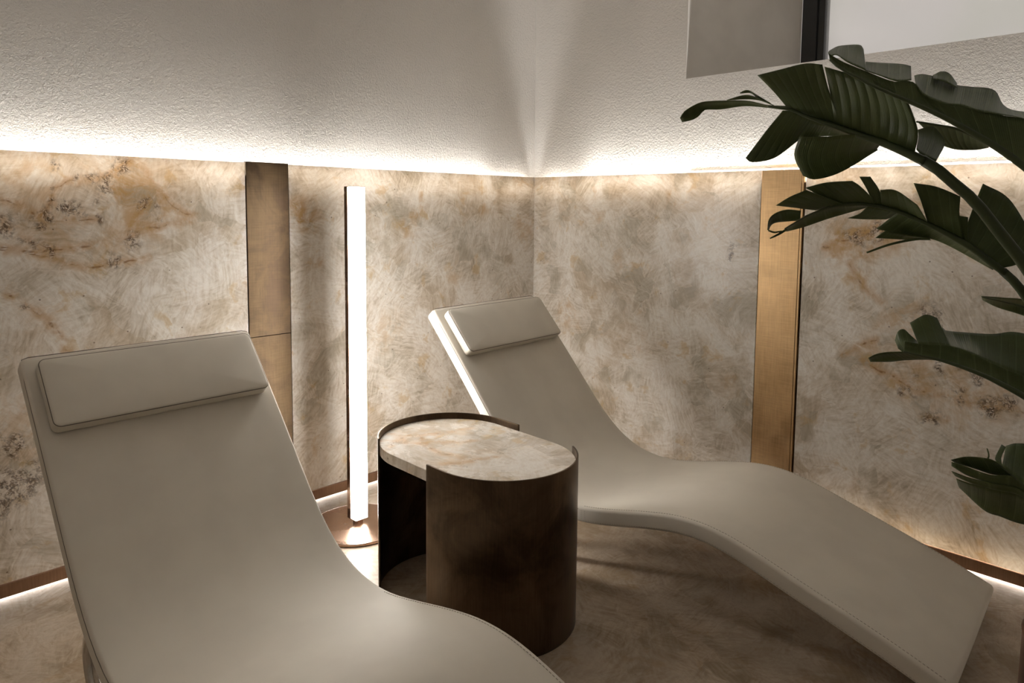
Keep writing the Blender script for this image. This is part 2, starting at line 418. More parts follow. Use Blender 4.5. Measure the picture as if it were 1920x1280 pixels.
def marks(o, V, segs, clusters, stains, off=(0, 0, 0)):
    P = np.array(V, float)+np.array(off)
    Wv = np.array([mnoise.noise_vector(Vector(p)*11)*.6+mnoise.noise_vector(Vector(p)*38)*.35 for p in P])
    Q = P+Wv*.022; Q2 = P+Wv*.075
    dm = np.full(len(P), 1.0)
    for a, b in segs:
        a, b = np.array(a), np.array(b); ab = b-a
        h = np.clip(((Q-a)@ab)/max(ab@ab, 1e-9), 0, 1)
        dm = np.minimum(dm, np.linalg.norm(Q-a-h[:, None]*ab, axis=1))
    def blob(items, inner):
        m = np.zeros(len(P))
        for it in items:
            x = np.clip((1-np.linalg.norm(Q2-np.array(it[0]), axis=1)/it[1])/(1-inner), 0, 1)
            m = np.maximum(m, x*x*(3-2*x)*(it[2] if len(it) > 2 else 1))
        return m
    for nm, arr in (('vein', dm), ('crystal', blob(clusters, .25)), ('stain', blob(stains, .15))):
        at_ = o.data.attributes.new(nm, 'FLOAT', 'POINT'); at_.data.foreach_set('value', arr.astype(np.float32))
slab('stone_panel', 1, segL, cluL, staL, wl, M_STONE_L, 'y', YE+.02, YA-.004, (-2.62, YA-.004), ZB+.004, ZT, .0042)
slab('stone_panel', 1, [], [], staL, wl, M_STONE_L, 'y', YB+.003, -.0005, (YB+.003, -.0005), ZB+.004, ZT, .014)
slab('stone_panel', 1, [], cluR, staR, wr, M_STONE_R, 'x', .0005, XA-.004, (.0005, XA-.004), ZB+.004, ZT, .012)
slab('stone_panel', 1, segR, cluR, staR, wr, M_STONE_R, 'x', XB+.004, XE-.02, (XB+.004, 2.55), ZB+.004, ZT, .0042)
slab('stone_panel', 1, [], [], [], wf, M_STONE_R, 'x', .05, XE-.02, (.05, XE-.02), ZB+.004, ZT, .1).location = (0, YE+.03, 0)
g = .0022
obj('metal_strip', bx(-.016, .002, YA, YB, .767+g/2, ZT+.004, .001), M_BRASS_L_DIM, wl)
obj('metal_strip', bx(-.016, .002, YA, YB, ZB+.004, .767-g/2, .001), M_BRASS_L_DIM, wl)
obj('metal_strip', bx(XA, XB-.014, -.002, .016, ZB+.004, ZT, .001), M_BRASS_R, wr)
obj('metal_strip', bx(XB-.0115, XB-.003, -.004, .016, ZB+.004, ZT, .001), M_BRASS_R, wr)
obj('joint_backing', bx(-.022, -.0165, YA-.02, YB+.02, ZB, ZT-.05), M_DARK, wl)
obj('joint_backing', bx(XA-.02, XB+.02, .0165, .022, ZB, ZT-.05), M_DARK, wr)
# skirting
tag(obj('baseboard_left', bx(-.018, .0, YE+.02, -.002, .014, ZB, .002), M_BASEB), kind='structure')
tag(obj('baseboard_right', bx(.002, XE-.02, .0, .018, .014, ZB, .002), M_BASEB), kind='structure')
# light strips: above the cladding, below the skirting, plus one unseen fill strip
def led(name, bm, mat, label, group=None): return tag(obj(name, bm, mat), label, 'light strip', group)
def cove(bm, label, x, y, L, rz, k=1.0, corner=None):
    o = led('led_strip', bm, M_LED, label)
    if corner: strip_light(o, corner[0], corner[1], .3, rz, .22)
    strip_light(o, x, y, L, rz, k)
def strip_light(o, x, y, L, rz, k):
    l = bpy.data.lights.new('led_light', 'AREA'); l.shape = 'RECTANGLE'; l.size = L; l.size_y = .014
    l.energy = W_TOP*L*k; l.color = LEDC; l.spread = math.radians(SPREAD)
    a = bpy.data.objects.new('led_light', l); COL.objects.link(a); a.parent = o
    a.location = (x, y, ZT-.058); a.rotation_euler = (math.pi, 0, rz)
cove(bx(-.046, -.028, -3.6, -.02, ZT-.066, ZT-.060), 'hidden white light strip glowing up behind the top edge of the left stone cladding', -.037, -1.965, 3.27, math.pi/2, .78, corner=(-.037, -.17))
cove(bx(.02, 2.9, .028, .046, ZT-.066, ZT-.060), 'hidden white light strip glowing up behind the top edge of the right stone cladding', 1.615, .037, 2.57, 0, 1.2, corner=(.17, .037))
cove(bx(.3, 4.0, YE-.0, YE+.018, ZT-.066, ZT-.060), 'unseen white fill light strip added on the wall facing the window', 2.15, YE+.009, 3.7, 0, .42)  # added out of view as fill for the right lounger's near side
led('led_strip', bx(-.042, -.037, -3.6, -.04, .003, .0125), M_LEDB, 'thin white light strip under the copper skirting of the left wall')
led('led_strip', bx(.04, 3.4, .037, .042, .003, .0125), M_LEDB, 'thin white light strip under the copper skirting of the right wall')
led('led_strip', bx(1.55, 3.4, .024, .034, .066, .070), M_LEDK, 'hidden warm light strip behind the foot of the right stone cladding')
tag(obj('trim_1', bx(.95, XE-.05, .047, .0495, ZT+.0085, ZT+.011), M_ALU), kind='structure')

# ---------------------------------------------------------------- loungers
LW, LT = 0.66, 0.055
PR = [(.352, .875), (.465, .748), (.6, .593), (.7, .475), (.8, .366), (.89, .296), (.97, .260), (1.06, .2445), (1.14, .247), (1.25, .270), (1.37, .300), (1.47, .3205),
      (1.55, .3265), (1.63, .320), (1.73, .296), (1.84, .260), (1.96, .222), (2.08, .183), (2.17, .152), (2.272, .112)]
NP = 90
prof = [Vector((p.x, p.y)) for p in catmull([(a, b, 0) for a, b in PR], NP)]
for _ in range(6):
    prof = [prof[0]] + [(prof[i-1]+prof[i]*2+prof[i+1])/4 for i in range(1, NP-1)] + [prof[-1]]
def frame(i):
    a, b = prof[max(i-1, 0)], prof[min(i+1, NP-1)]
    t = (b-a).normalized(); return t, Vector((-t.y, t.x))
def lpt(i, v, d, along=0.0):
    """profile index (float), across v, d above the top surface, metres along the tangent"""
    k = min(int(i), NP-2); f = i-k
    p = prof[k].lerp(prof[k+1], f); t, n = frame(int(round(i)))
    q = p + n*d + t*along
    return (q.x, v, q.y)
def sidx(s):
    for i in range(NP-1):
        if prof[i+1].x >= s: return i+(s-prof[i].x)/(prof[i+1].x-prof[i].x)
    return NP-1
def ring_section(hw, th, r, ins):
    """points of the rounded cross-section, (v, d); d=0 top, -th bottom"""
    hw -= ins; top = -ins*0.9; bot = -th+ins*0.9; P = []
    rr = max(min(r, (top-bot)/2-1e-4), 1e-4)
    def arc(cv, cd, a0, a1, n=4):
        for k in range(n+1):
            a = math.radians(a0+(a1-a0)*k/n); P.append((cv+rr*math.cos(a), cd+rr*math.sin(a)))
    for k in range(13):
        u = -1+2*k/12
        P.append(((hw-rr)*u, top+0.006*(1-u*u)*(1-u**6)))
    P.pop(0); P.pop(-1)
    P2 = list(P); P.clear()
    arc(hw-rr, top-rr, 90, 0); arc(hw-rr, bot+rr, 0, -90)
    for k in range(1, 4): P.append(((hw-rr)*(1-k/2), bot)) if 0 < k < 4 and k != 4 else None
    arc(-hw+rr, bot+rr, -90, -180); arc(-hw+rr, top-rr, 180, 90)
    return P2 + P
def cushion():
    V, Fc, rings = [], [], []
    cr = .016
    seq = []
    for k in range(5):
        a = math.radians(90*k/4); seq.append((0, cr*(1-math.sin(a)), -cr*math.cos(a)*0+cr*(1-math.cos(a))*0 - 0, cr*(1-math.cos(a)) if False else cr*(1-math.sin(a)), cr*(1-math.cos(a))))
    ends = [(cr*(1-math.sin(math.radians(90*k/4))), cr*(1-math.cos(math.radians(90*k/4)))) for k in range(5)]
    for ins, al in [(e[0], e[1]-cr+cr) for e in ends]:
        rings.append((0, ins, al-cr*0))
    rr = []
    for ins, al in ends: rr.append((0, ins, al))
    for i in range(2, NP-2): rr.append((i, 0, 0))
    for ins, al in reversed(ends): rr.append((NP-1, ins, -al))
    for i, ins, al in rr:
        sec = ring_section(LW/2, LT, .010, ins)
        rings_i = len(V); n = len(sec)
        for v, d in sec: V.append(lpt(i, v, d, al))
    N = len(rr)
    for a in range(N-1):
        for k in range(n):
            Fc.append((a*n+k, a*n+(k+1) % n, (a+1)*n+(k+1) % n, (a+1)*n+k))
    Fc.append(tuple(range(n))); Fc.append(tuple(range((N-1)*n, N*n))[::-1])
    return V, Fc
def fixn(o):
    b = bmesh.new(); b.from_mesh(o.data); bmesh.ops.recalc_face_normals(b, faces=b.faces); b.to_mesh(o.data); b.free()
def rounded_pad(hl, hw, th, r, crown, nx=26, ny=60):
    """cushion pad: rounded rectangle plan, soft crowned top; local axes along, across, up"""
    V, Fc = [], []
    plan = []
    for cx, cy, a0 in ((hl-r, hw-r, 0), (-hl+r, hw-r, 90), (-hl+r, -hw+r, 180), (hl-r, -hw+r, 270)):
        for k in range(7):
            a = math.radians(a0+90*k/6); plan.append((cx+r*math.cos(a), cy+r*math.sin(a), math.cos(a), math.sin(a)))
    n = len(plan); rings = []
    er = .009
    prof2 = [(er, 0)]+[(er*(1-math.sin(math.radians(a))), er*(1-math.cos(math.radians(a)))) for a in (30, 60, 90)]
    prof2 += [(0, th-er)]+[(er*(1-math.cos(math.radians(a))), th-er+er*math.sin(math.radians(a))) for a in (30, 60, 90)]
    for ins, z in prof2:
        rings.append([(x-cx*ins, y-cy*ins, z) for x, y, cx, cy in plan])
    for f in (.93, .84, .7, .5, .25):
        z = th + crown*(1-f**3)
        hlx = hl-er
        rings.append([(x*f if abs(x) > 1e9 else (x-cx*er)*(1-(1-f)), (y-cy*er)*(1-(1-f)*.75), z) for x, y, cx, cy in plan])
    for R_ in rings: V += R_
    for a in range(len(rings)-1):
        for k in range(n): Fc.append((a*n+k, a*n+(k+1) % n, (a+1)*n+(k+1) % n, (a+1)*n+k))
    Fc.append(tuple(range(n))[::-1]); Fc.append(tuple(range((len(rings)-1)*n, len(rings)*n)))
    return V, Fc, plan

def make_lounger():
    root = empty('chaise_lounge')
    cu = obj('cushion', cushion(), M_LEATHER, root, True); fixn(cu)
    hw = LW/2
    # dark seam round the top edge
    ke = int(sidx(1.13))
    path = [lpt(i, -hw+.0005, -.0085) for i in range(ke, 1, -2)]
    path += [lpt(0, -hw+.006, -.007, .004), lpt(0, -hw+.022, -.005, -.0002)] + [lpt(0, v, -.005, -.0004) for v in (-.2, 0, .2)] + [lpt(0, hw-.022, -.005, -.0002), lpt(0, hw-.006, -.007, .004)]
    path += [lpt(i, hw-.0005, -.0085) for i in range(2, ke+1, 2)]
    obj('seam', tube(path, .0013, 5), M_SEAM, cu)
    # stitching rows on the seat and leg part, both sides
    V, Fc = [], []
    def dash(p, q):
        v, f = tube([p, q], .0008, 4); o = len(V); V.extend(v); Fc.extend([tuple(i+o for i in x) for x in f])
    for sgn in (-1, 1):
        s = 1.13
        while s < 2.25:
            a, b_ = sidx(s), sidx(s+.0055)
            dash(lpt(a, sgn*(hw-.014), .0006), lpt(b_, sgn*(hw-.014), .0006))
            dash(lpt(a, sgn*(hw-.0004), -.046), lpt(b_, sgn*(hw-.0004), -.046))
            s += .0095
        for ss in (1.125, 1.139):
            k = 0
            while k < 5:
                i = sidx(ss); dash(lpt(i, sgn*(hw-.0002), -.011-.007*k), lpt(i, sgn*(hw-.0002), -.0155-.007*k)); k += 1
    tag(obj('stitching', (V, Fc), M_STITCH, cu), kind='stuff')
    # headrest
    V, Fc, plan = rounded_pad(.106, .302, .043, .02, .008)
    t = Vector((.654, -.756)); t.normalize(); n = Vector((-t.y, t.x)); c0 = Vector((.465, .748))
    i0 = sidx(.462); c0 = prof[int(i0)]; t, n = frame(int(i0))
    def hp(p): q = c0 + t*(p[0]-.004) + n*(p[2]+.002); return (q.x, p[1], q.y)
    hr = obj('headrest', ([hp(p) for p in V], Fc), M_LEATHER, root, True); fixn(hr)
    obj('seam', tube([hp((x-cx*.0015, y-cy*.0015, .0385)) for x, y, cx, cy in plan], .0015, 5, closed=True), M_SEAM, hr)
    # steel loops and feet
    for sg in (-1, 1):
        loop = [(.885, .226), (.82, .262), (.765, .25), (.733, .2), (.733, .145), (.775, .075), (.83, .028), (.89, .0165), (.94, .03), (.965, .08), (.965, .14), (.945, .19)]
        pts = [(x, sg*.292, z) for x, z in loop]
        pts = [tuple(p) for p in catmull(pts+[pts[0]], 44)][:-1]
        obj('leg_loop', tube(pts, .0165, 10, closed=True), M_CHROME, root, True)
    obj('cross_bar', tube([(.885, -.292, .226), (.885, .292, .226)], .012, 10), M_CHROME, root, True)
    for v in (-.1, .1):
        obj('foot', tube([(2.10, v, 0), (2.10, v, .02), (2.10, v, .10)], [.03, .018, .016], 12), M_CHROME, root, True)
    return root
def copy_tree(o, parent=None):
    c = o.copy(); COL.objects.link(c); c.parent = parent
    for ch in [x for x in list(COL.objects) if x.parent == o]: copy_tree(ch, c)
    return c
lr = make_lounger()
ll = copy_tree(lr)
def place(o, deg, off, s0):
    th = math.radians(deg); d = Vector((math.cos(th), math.sin(th), 0)); n = Vector((-math.sin(th), math.cos(th), 0))
    o.location = d*s0 + n*(off-LW/2); o.rotation_euler = (0, 0, th)
place(lr, 3.6616, -.4231, 0); place(ll, 1.8876, -1.8512, -.0183)
tag(lr, 'ivory leather wave-shaped chaise lounge at the stone corner behind the bronze side table', 'lounger', 'ivory chaise lounges')
tag(ll, 'ivory leather wave-shaped chaise lounge in the left foreground in front of the bronze side table', 'lounger', 'ivory chaise lounges')

# ---------------------------------------------------------------- side table
TX, TY, TA, TR, TH = 1.047, -1.385, 0.1301, 0.2395, 0.5345
tb = tag(empty('side_table', (TX, TY, 0), math.radians(-.63)), 'oval side table of two curved dark bronze shells around a veined stone top', 'table')
def stad(s, r):
    """point on a stadium at arc parameter: perimeter from the front straight (-A,-R), counter-clockwise, s in metres of the reference radius"""
    L1 = 2*TA; L2 = math.pi*TR; P = 2*L1+2*L2; s %= P
    if s < L1: return (-TA+s, -r)
    s -= L1
    if s < L2: a = -math.pi/2+s/TR; return (TA+r*math.cos(a), r*math.sin(a))
    s -= L2
    if s < L1: return (TA-s, r)
    s -= L1; a = math.pi/2+s/TR; return (-TA+r*math.cos(a), r*math.sin(a))
def shell(s0, s1, n=60, th=.006):
    V, Fc = [], []
    for i in range(n+1):
        s = s0+(s1-s0)*i/n
        xo, yo = stad(s, TR); xi, yi = stad(s, TR-th)
        V += [(xo, yo, 0), (xo, yo, TH), (xi, yi, TH), (xi, yi, 0)]
    for i in range(n):
        for k in range(4):
            Fc.append((i*4+k, i*4+(k+1) % 4, i*4+4+(k+1) % 4, i*4+4+k))
    Fc += [(3, 2, 1, 0), (n*4, n*4+1, n*4+2, n*4+3)]
    return V, Fc
L1, L2 = 2*TA, math.pi*TR
# front shell: from x=+.052 on the front straight, round the right end to angle ~61 deg
def bevel_obj(o, w=.0012):
    md = o.modifiers.new('edge', 'BEVEL'); md.width = w; md.segments = 2; md.limit_method = 'ANGLE'
s_f0 = TA+.054; s_f1 = L1 + TR*(math.pi/2+math.radians(61.5))
s_b0 = L1+L2+(TA+.031); s_b1 = 2*L1+L2+TR*math.radians(153)
for a, b_ in ((s_f0, s_f1), (s_b0, s_b1)):
    o = obj('shell', shell(a, b_), M_TABLE, tb, True); fixn(o); bevel_obj(o)
    o.data.polygons.foreach_set('use_smooth', [True]*len(o.data.polygons))
V, Fc = [], []
n = 160; P = 2*L1+2*L2; r = TR-.0068
for z, rr in ((.478, r-.001), (.479, r), (.512, r), (.513, r-.001)):
    for i in range(n): x, y = stad(P*i/n, rr); V.append((x, y, z))
NR = 40
for k in range(1, NR):
    for i in range(n): x, y = stad(P*i/n, r-.001); q = 1-k/NR; V.append((x*(q+(1-q)*.0), y*q, .513))
V.append((0, 0, .513))
R_ = 3+NR
for a in range(R_-1):
    for k in range(n): Fc.append((a*n+k, a*n+(k+1) % n, (a+1)*n+(k+1) % n, (a+1)*n+k))
Fc += [tuple(range(n))[::-1]] + [((R_-1)*n+k, (R_-1)*n+(k+1) % n, len(V)-1) for k in range(n)]
o = obj('stone_top', (V, Fc), M_STONE_T, tb)
marks(o, V, segT, [], staT, off=(TX, TY, 0))

# ---------------------------------------------------------------- floor lamp
LX, LY = 0.316, -1.362
lp = tag(empty('floor_lamp', (LX, LY, 0)), 'slim upright bar floor lamp glowing white on a round bronze base', 'lamp')
hs = .0285
V, Fc = [], []
n = 72
for z, r in ((0, .186), (.003, .19), (.009, .19), (.0115, .188), (.0122, .185)):
    for i in range(n): V.append((-.0+r*math.cos(2*math.pi*i/n), r*math.sin(2*math.pi*i/n), z))
for a in range(4):
    for k in range(n): Fc.append((a*n+k, a*n+(k+1) % n, (a+1)*n+(k+1) % n, (a+1)*n+k))
Fc += [tuple(range(n))[::-1], tuple(range(4*n, 5*n))]
base = obj('base', (V, Fc), M_LAMPBR, lp)
obj('stem', tube([(0, 0, .012), (0, 0, .036)], .02, 20), M_LAMPBR, lp)
obj('diffuser', bx(-.008, hs, -hs, hs, .036, 1.371, .0022), M_TUBE, lp)
ch = bmesh.new()
bx(-hs-.003, -.0085, -hs-.0015, hs+.0015, .033, 1.374, .0015, ch)
obj('back_channel', ch, M_LAMPBR, lp)
obj('end_cap', bx(-.008, hs, -hs, hs, 1.3715, 1.374, .0008), M_LAMPBR, lp)

# ---------------------------------------------------------------- potted plant
def leafmat():
    t = NT('strelitzia_leaf'); p = t.coord(); uv = t.n('ShaderNodeTexCoord').outputs['UV']
    sx = t.n('ShaderNodeSeparateXYZ'); t.l(uv, sx.inputs[0])
    vein = t.math('ABSOLUTE', t.math('SINE', t.math('MULTIPLY', sx.outputs[0], math.pi)))
    vl = t.map(vein, 0.0, 0.22, 1, 0)
    fine = t.math('SINE', t.math('MULTIPLY', sx.outputs[0], 44))
    n = t.noise(p, 8, 4, .6)
    c = t.mix(t.map(n, .3, .7), (0.075, 0.105, 0.036), (0.115, 0.150, 0.058))
    c = t.mix(t.math('MULTIPLY', vl, .45), c, (0.18, 0.22, 0.10))
    h = t.math('ADD', t.math('MULTIPLY', vein, 1.0), t.math('MULTIPLY', fine, .08))
    return t.bsdf(c, 0.42, normal=t.bump(h, 0.5, 0.004), spec=0.4, trans=0.12, tcol=(0.08, 0.12, 0.03, 1))
M_LEAF = leafmat()
M_STEM = plain('strelitzia_stem', (0.055, 0.075, 0.028), 0.45)
PX, PYY = 2.63, -1.08
pl = tag(empty('potted_plant', (PX, PYY, 0)), 'tall broad-leaved green bird-of-paradise plant in a brown bronze planter at the right edge', 'plant')
POFF = Vector((PX, PYY, 0))
def loc(v): return tuple(v-POFF)
def loft(lines, D, bend=0.0, tilt=0.0, nu=22, nv=10, veins=6, flip=1):
    """lines: 2 or 3 pixel polylines from midrib to margin; D: distance at both ends of the midrib; bend and tilt give the blade depth in metres"""
    L = [catmull([(x, y, 0) for x, y in ln], nu) for ln in lines]
    V, Fc, UV = [], [], []
    for i in range(nu):
        u = i/(nu-1); d0 = D[0]+(D[1]-D[0])*u
        col = catmull([tuple(l[i]) for l in L], nv)
        for j in range(nv):
            v = j/(nv-1)
            rip = 0.0035*abs(math.sin(math.pi*veins*u))*math.sin(math.pi*min(v*1.3, 1))
            d = d0 + tilt*v + bend*math.sin(math.pi*v*.5)**2*v + bend*.5*math.sin(math.pi*v) + rip
            V.append(loc(at(col[j].x, col[j].y, d))); UV.append((u*veins, v))
    for i in range(nu-1):
        for j in range(nv-1):
            Fc.append((i*nv+j, i*nv+j+1, (i+1)*nv+j+1, (i+1)*nv+j))
    return V, Fc, UV
def leaf(lofts, rib, ribD, ribR, petiole=None):
    V, Fc, UV = [], [], []
    for a in lofts:
        v, f, uv = loft(*a[:-1], **a[-1]) if isinstance(a[-1], dict) else loft(*a)
        o = len(V); V += v; UV += uv; Fc += [tuple(i+o for i in x) for x in f]
    lf = obj('leaf', (V, Fc), M_LEAF, pl, True)
    ul = lf.data.uv_layers.new(name='UVMap')
    for l in lf.data.loops: ul.data[l.index].uv = UV[l.vertex_index]
    sd = lf.modifiers.new('thickness', 'SOLIDIFY'); sd.thickness = 0.0009; sd.offset = 0
    if rib:
        n = 30; P = catmull([(x, y, 0) for x, y in rib], n); m_ = len(rib)
        pts = [loc(at(p.x, p.y, ribD[0]+(ribD[1]-ribD[0])*i/(n-1)-.002)) for i, p in enumerate(P)]
        obj('midrib', tube(pts, [ribR[0]+(ribR[1]-ribR[0])*i/(n-1) for i in range(n)], 8), M_STEM, lf, True)
    if petiole:
        pts, r0, r1 = petiole
        n = 30; P = catmull([tuple(p) for p in pts], n)
        obj('petiole', tube([loc(p) for p in P], [r0+(r1-r0)*i/(n-1) for i in range(n)], 10), M_STEM, pl, True)
    return lf
def pot_at(dx, dy, z): return Vector((PX+dx, PYY+dy, z))
def pet(px, dx, dy, zs=((.95, .3), (.45, .9))):
    out = [at(*p) for p in px]
    last = out[-1]; end = pot_at(dx, dy, .375)
    for f in (.45, .8): out.append(last.lerp(end, f) + Vector((.05, .05, 0))*(1-f)*1.2*0 + Vector((0, 0, .0)))
    out.append(end); return out

# A: broad leaf reaching left across the window corner
A = [([[(1478, 204), (1510, 217), (1545, 229), (1582, 242)], [(1449, 170), (1487, 172), (1520, 172), (1555, 172)], [(1420, 141), (1460, 131), (1510, 119), (1542, 121)]], (1.56, 1.52), -.03, -.05, {'veins': 7}),
     ([[(1566, 237), (1610, 252), (1655, 267), (1714, 292)], [(1556, 172), (1607, 188), (1660, 208), (1721, 246)], [(1546, 125), (1592, 138), (1648, 155), (1701, 186)]], (1.52, 1.45), -.03, -.05, {'veins': 9}),
     ([[(1478, 199), (1440, 197), (1400, 189), (1350, 189), (1318, 191), (1300, 198), (1283, 209), (1275, 221)], [(1478, 207), (1440, 202), (1396, 199), (1352, 205), (1322, 206), (1313, 215), (1300, 224), (1279, 229)]], (1.56, 1.66), .012, .01, {'veins': 2, 'nv': 6, 'nu': 30}),
     ([[(1452, 199), (1430, 190), (1405, 186), (1363, 188)], [(1450, 197), (1425, 185), (1398, 178), (1364, 187)]], (1.57, 1.60), .0, -.01, {'veins': 1, 'nv': 5}),
     ([[(1446, 195), (1425, 188), (1408, 175), (1388, 175)], [(1444, 193), (1422, 180), (1402, 169), (1387, 174)]], (1.57, 1.60), .0, -.01, {'veins': 1, 'nv': 5}),
     ([[(1468, 207), (1488, 209), (1508, 217), (1526, 225)], [(1440, 241), (1458, 250), (1482, 252), (1510, 246)], [(1398, 296), (1411, 304), (1452, 296), (1496, 264)]], (1.56, 1.54), .05, .03, {'veins': 6}),
     ([[(1520, 224), (1562, 237), (1607, 253)], [(1497, 259), (1550, 255), (1612, 255)]], (1.54, 1.50), .03, .03, {'veins': 3, 'nv': 6}),
     ([[(1499, 256), (1550, 256), (1605, 253), (1655, 266)], [(1489, 292), (1528, 298), (1578, 292), (1645, 278)], [(1506, 330), (1530, 336), (1578, 322), (1646, 281)]], (1.53, 1.47), .05, .04, {'veins': 6}),
     ([[(1718, 280), (1730, 292), (1755, 303)], [(1722, 255), (1748, 262), (1770, 275)], [(1720, 243), (1750, 238), (1771, 262)]], (1.46, 1.44), .05, .03, {'veins': 2})]
leaf(A, [(1440, 199), (1480, 205), (1514, 219), (1564, 236), (1608, 252), (1651, 266), (1695, 284), (1735, 303)], (1.57, 1.44), (.002, .010),
     (pet([(1728, 299, 1.442), (1750, 311, 1.435), (1790, 345, 1.43), (1829, 379, 1.43), (1877, 440, 1.43), (1920, 495, 1.43), (1965, 570, 1.43), (2010, 680, 1.43)], -.03, .0), .0105, .016))
# B: arching leaf folded along its rib, top right
foldB = [(1554, 100), (1577, 114), (1618, 131), (1673, 152), (1700, 151), (1717, 157), (1733, 179), (1774, 196), (1802, 198), (1867, 214), (1920, 223), (1975, 245), (2030, 290)]
lowB = [(1556, 112), (1575, 128), (1629, 157), (1673, 177), (1701, 189), (1736, 204), (1774, 222), (1820, 247), (1867, 275), (1920, 312), (1960, 345), (1990, 375), (2035, 420)]
B = [([foldB, lowB], (1.42, 1.30), .02, -.03, {'veins': 16, 'nu': 60}),
     ([[(1556, 108), (1568, 103), (1590, 117), (1623, 132)], [(1553, 98), (1566, 94), (1600, 100), (1622, 118)], [(1562, 91), (1575, 86), (1610, 84), (1619, 92)]], (1.43, 1.40), .03, .06, {'veins': 4}),
     ([[(1622, 132), (1650, 142), (1680, 152), (1709, 150)], [(1623, 116), (1655, 118), (1690, 120), (1708, 124)]], (1.41, 1.38), .03, .06, {'veins': 4}),
     ([[(1717, 157), (1733, 179), (1774, 196), (1802, 198), (1830, 208), (1867, 214), (1920, 223), (1985, 252)], [(1714, 142), (1730, 139), (1765, 147), (1792, 159), (1822, 163), (1864, 169), (1892, 204), (1985, 215)]], (1.38, 1.31), .03, .07, {'veins': 10, 'nu': 40}),
     ([[(1750, 148), (1770, 153), (1794, 164)], [(1749, 141), (1765, 134), (1780, 138), (1794, 156)]], (1.44, 1.43), .01, .02, {'veins': 2, 'nv': 6})]
leaf(B, lowB, (1.392, 1.27), (.002, .009), (pet([(2030, 417, 1.272), (2060, 450, 1.27), (2100, 530, 1.27), (2120, 640, 1.29)], .03, -.05), .010, .016))
# small leaf behind A and B
leaf([([[(1720, 228), (1760, 234), (1800, 243), (1858, 272)], [(1742, 250), (1780, 262), (1815, 268), (1855, 275)], [(1765, 272), (1792, 280), (1828, 281), (1852, 277)]], (1.62, 1.60), .03, .03, {'veins': 10})],
     [(1718, 228), (1760, 235), (1800, 244), (1860, 274), (1960, 340)], (1.62, 1.55), (.002, .006), (pet([(1958, 339, 1.552), (2010, 390, 1.54), (2060, 500, 1.52)], .02, .07), .006, .013))
# C: middle leaf with torn lobes
ribC = [(1471, 429), (1496, 414), (1514, 404), (1542, 393), (1570, 385), (1600, 382), (1640, 385), (1676, 394), (1713, 408), (1749, 424), (1785, 443), (1822, 465), (1858, 492), (1885, 512)]
C_ = [([[(1528, 394), (1556, 389), (1584, 384)], [(1455, 385), (1481, 369), (1512, 356)]], (1.64, 1.62), -.02, -.03, {'veins': 3}),
      ([[(1556, 389), (1600, 383), (1652, 387)], [(1532, 365), (1575, 358), (1614, 350)], [(1510, 352), (1550, 342), (1598, 339)]], (1.63, 1.60), -.02, -.03, {'veins': 6}),
      ([[(1638, 385), (1658, 390)], [(1627, 358), (1649, 357)], [(1611, 331), (1632, 331)]], (1.60, 1.60), -.02, -.04, {'veins': 2}),
      ([[(1654, 389), (1692, 399), (1742, 421)], [(1650, 356), (1680, 357), (1720, 384)]], (1.60, 1.57), -.02, -.03, {'veins': 5}),
      ([[(1740, 420), (1770, 436), (1806, 456)], [(1727, 378), (1762, 386), (1799, 404)], [(1713, 343), (1756, 350), (1801, 368)]], (1.57, 1.55), -.02, -.04, {'veins': 4}),
      ([[(1797, 450), (1815, 461)], [(1799, 404), (1815, 407)]], (1.555, 1.55), -.01, -.01, {'veins': 1, 'nv': 6}),
      ([[(1803, 455), (1836, 475), (1878, 503)], [(1823, 393), (1868, 420), (1914, 491)], [(1843, 344), (1893, 374), (1940, 450)]], (1.55, 1.52), -.02, .0, {'veins': 6}),
      ([[(1471, 428), (1514, 404), (1560, 388), (1627, 384)], [(1474, 434), (1509, 425), (1556, 409), (1629, 388)]], (1.66, 1.61), .01, .02, {'veins': 4}),
      ([[(1502, 395), (1476, 393), (1455, 399), (1442, 411), (1439, 431)], [(1500, 413), (1476, 415), (1456, 417), (1446, 422), (1441, 432)]], (1.65, 1.68), .01, .02, {'veins': 2, 'nv': 6}),
      ([[(1440, 430), (1452, 434), (1466, 432)], [(1440, 433), (1452, 437), (1466, 434)]], (1.68, 1.67), 0, 0, {'veins': 1, 'nv': 3}),
      ([[(1474, 428), (1458, 438), (1443, 446)], [(1477, 431), (1460, 441), (1444, 448)]], (1.66, 1.67), 0, 0, {'veins': 1, 'nv': 3}),
      ([[(1627, 386), (1655, 391), (1688, 399)], [(1612, 400), (1640, 404), (1675, 406)], [(1589, 409), (1622, 411), (1661, 411)]], (1.61, 1.59), .02, .03, {'veins': 4}),
      ([[(1683, 398), (1730, 416), (1785, 445), (1864, 498)], [(1643, 429), (1700, 441), (1762, 453), (1862, 506)]], (1.59, 1.52), .02, .03, {'veins': 8, 'nu': 30}),
      ([[(1660, 432), (1700, 440), (1740, 446)], [(1641, 446), (1695, 449), (1746, 450)]], (1.62, 1.60), .01, .01, {'veins': 2, 'nv': 6}),
      ([[(1624, 472), (1669, 456), (1713, 447), (1744, 446)], [(1626, 475), (1669, 460), (1713, 451), (1744, 449)]], (1.64, 1.60), 0, 0, {'veins': 1, 'nv': 3})]
leaf(C_, ribC, (1.655, 1.515), (.0015, .008), (pet([(1880, 508, 1.517), (1900, 526, 1.515), (1930, 565, 1.51), (1965, 630, 1.50), (2010, 750, 1.48)], -.05, .05), .009, .015))
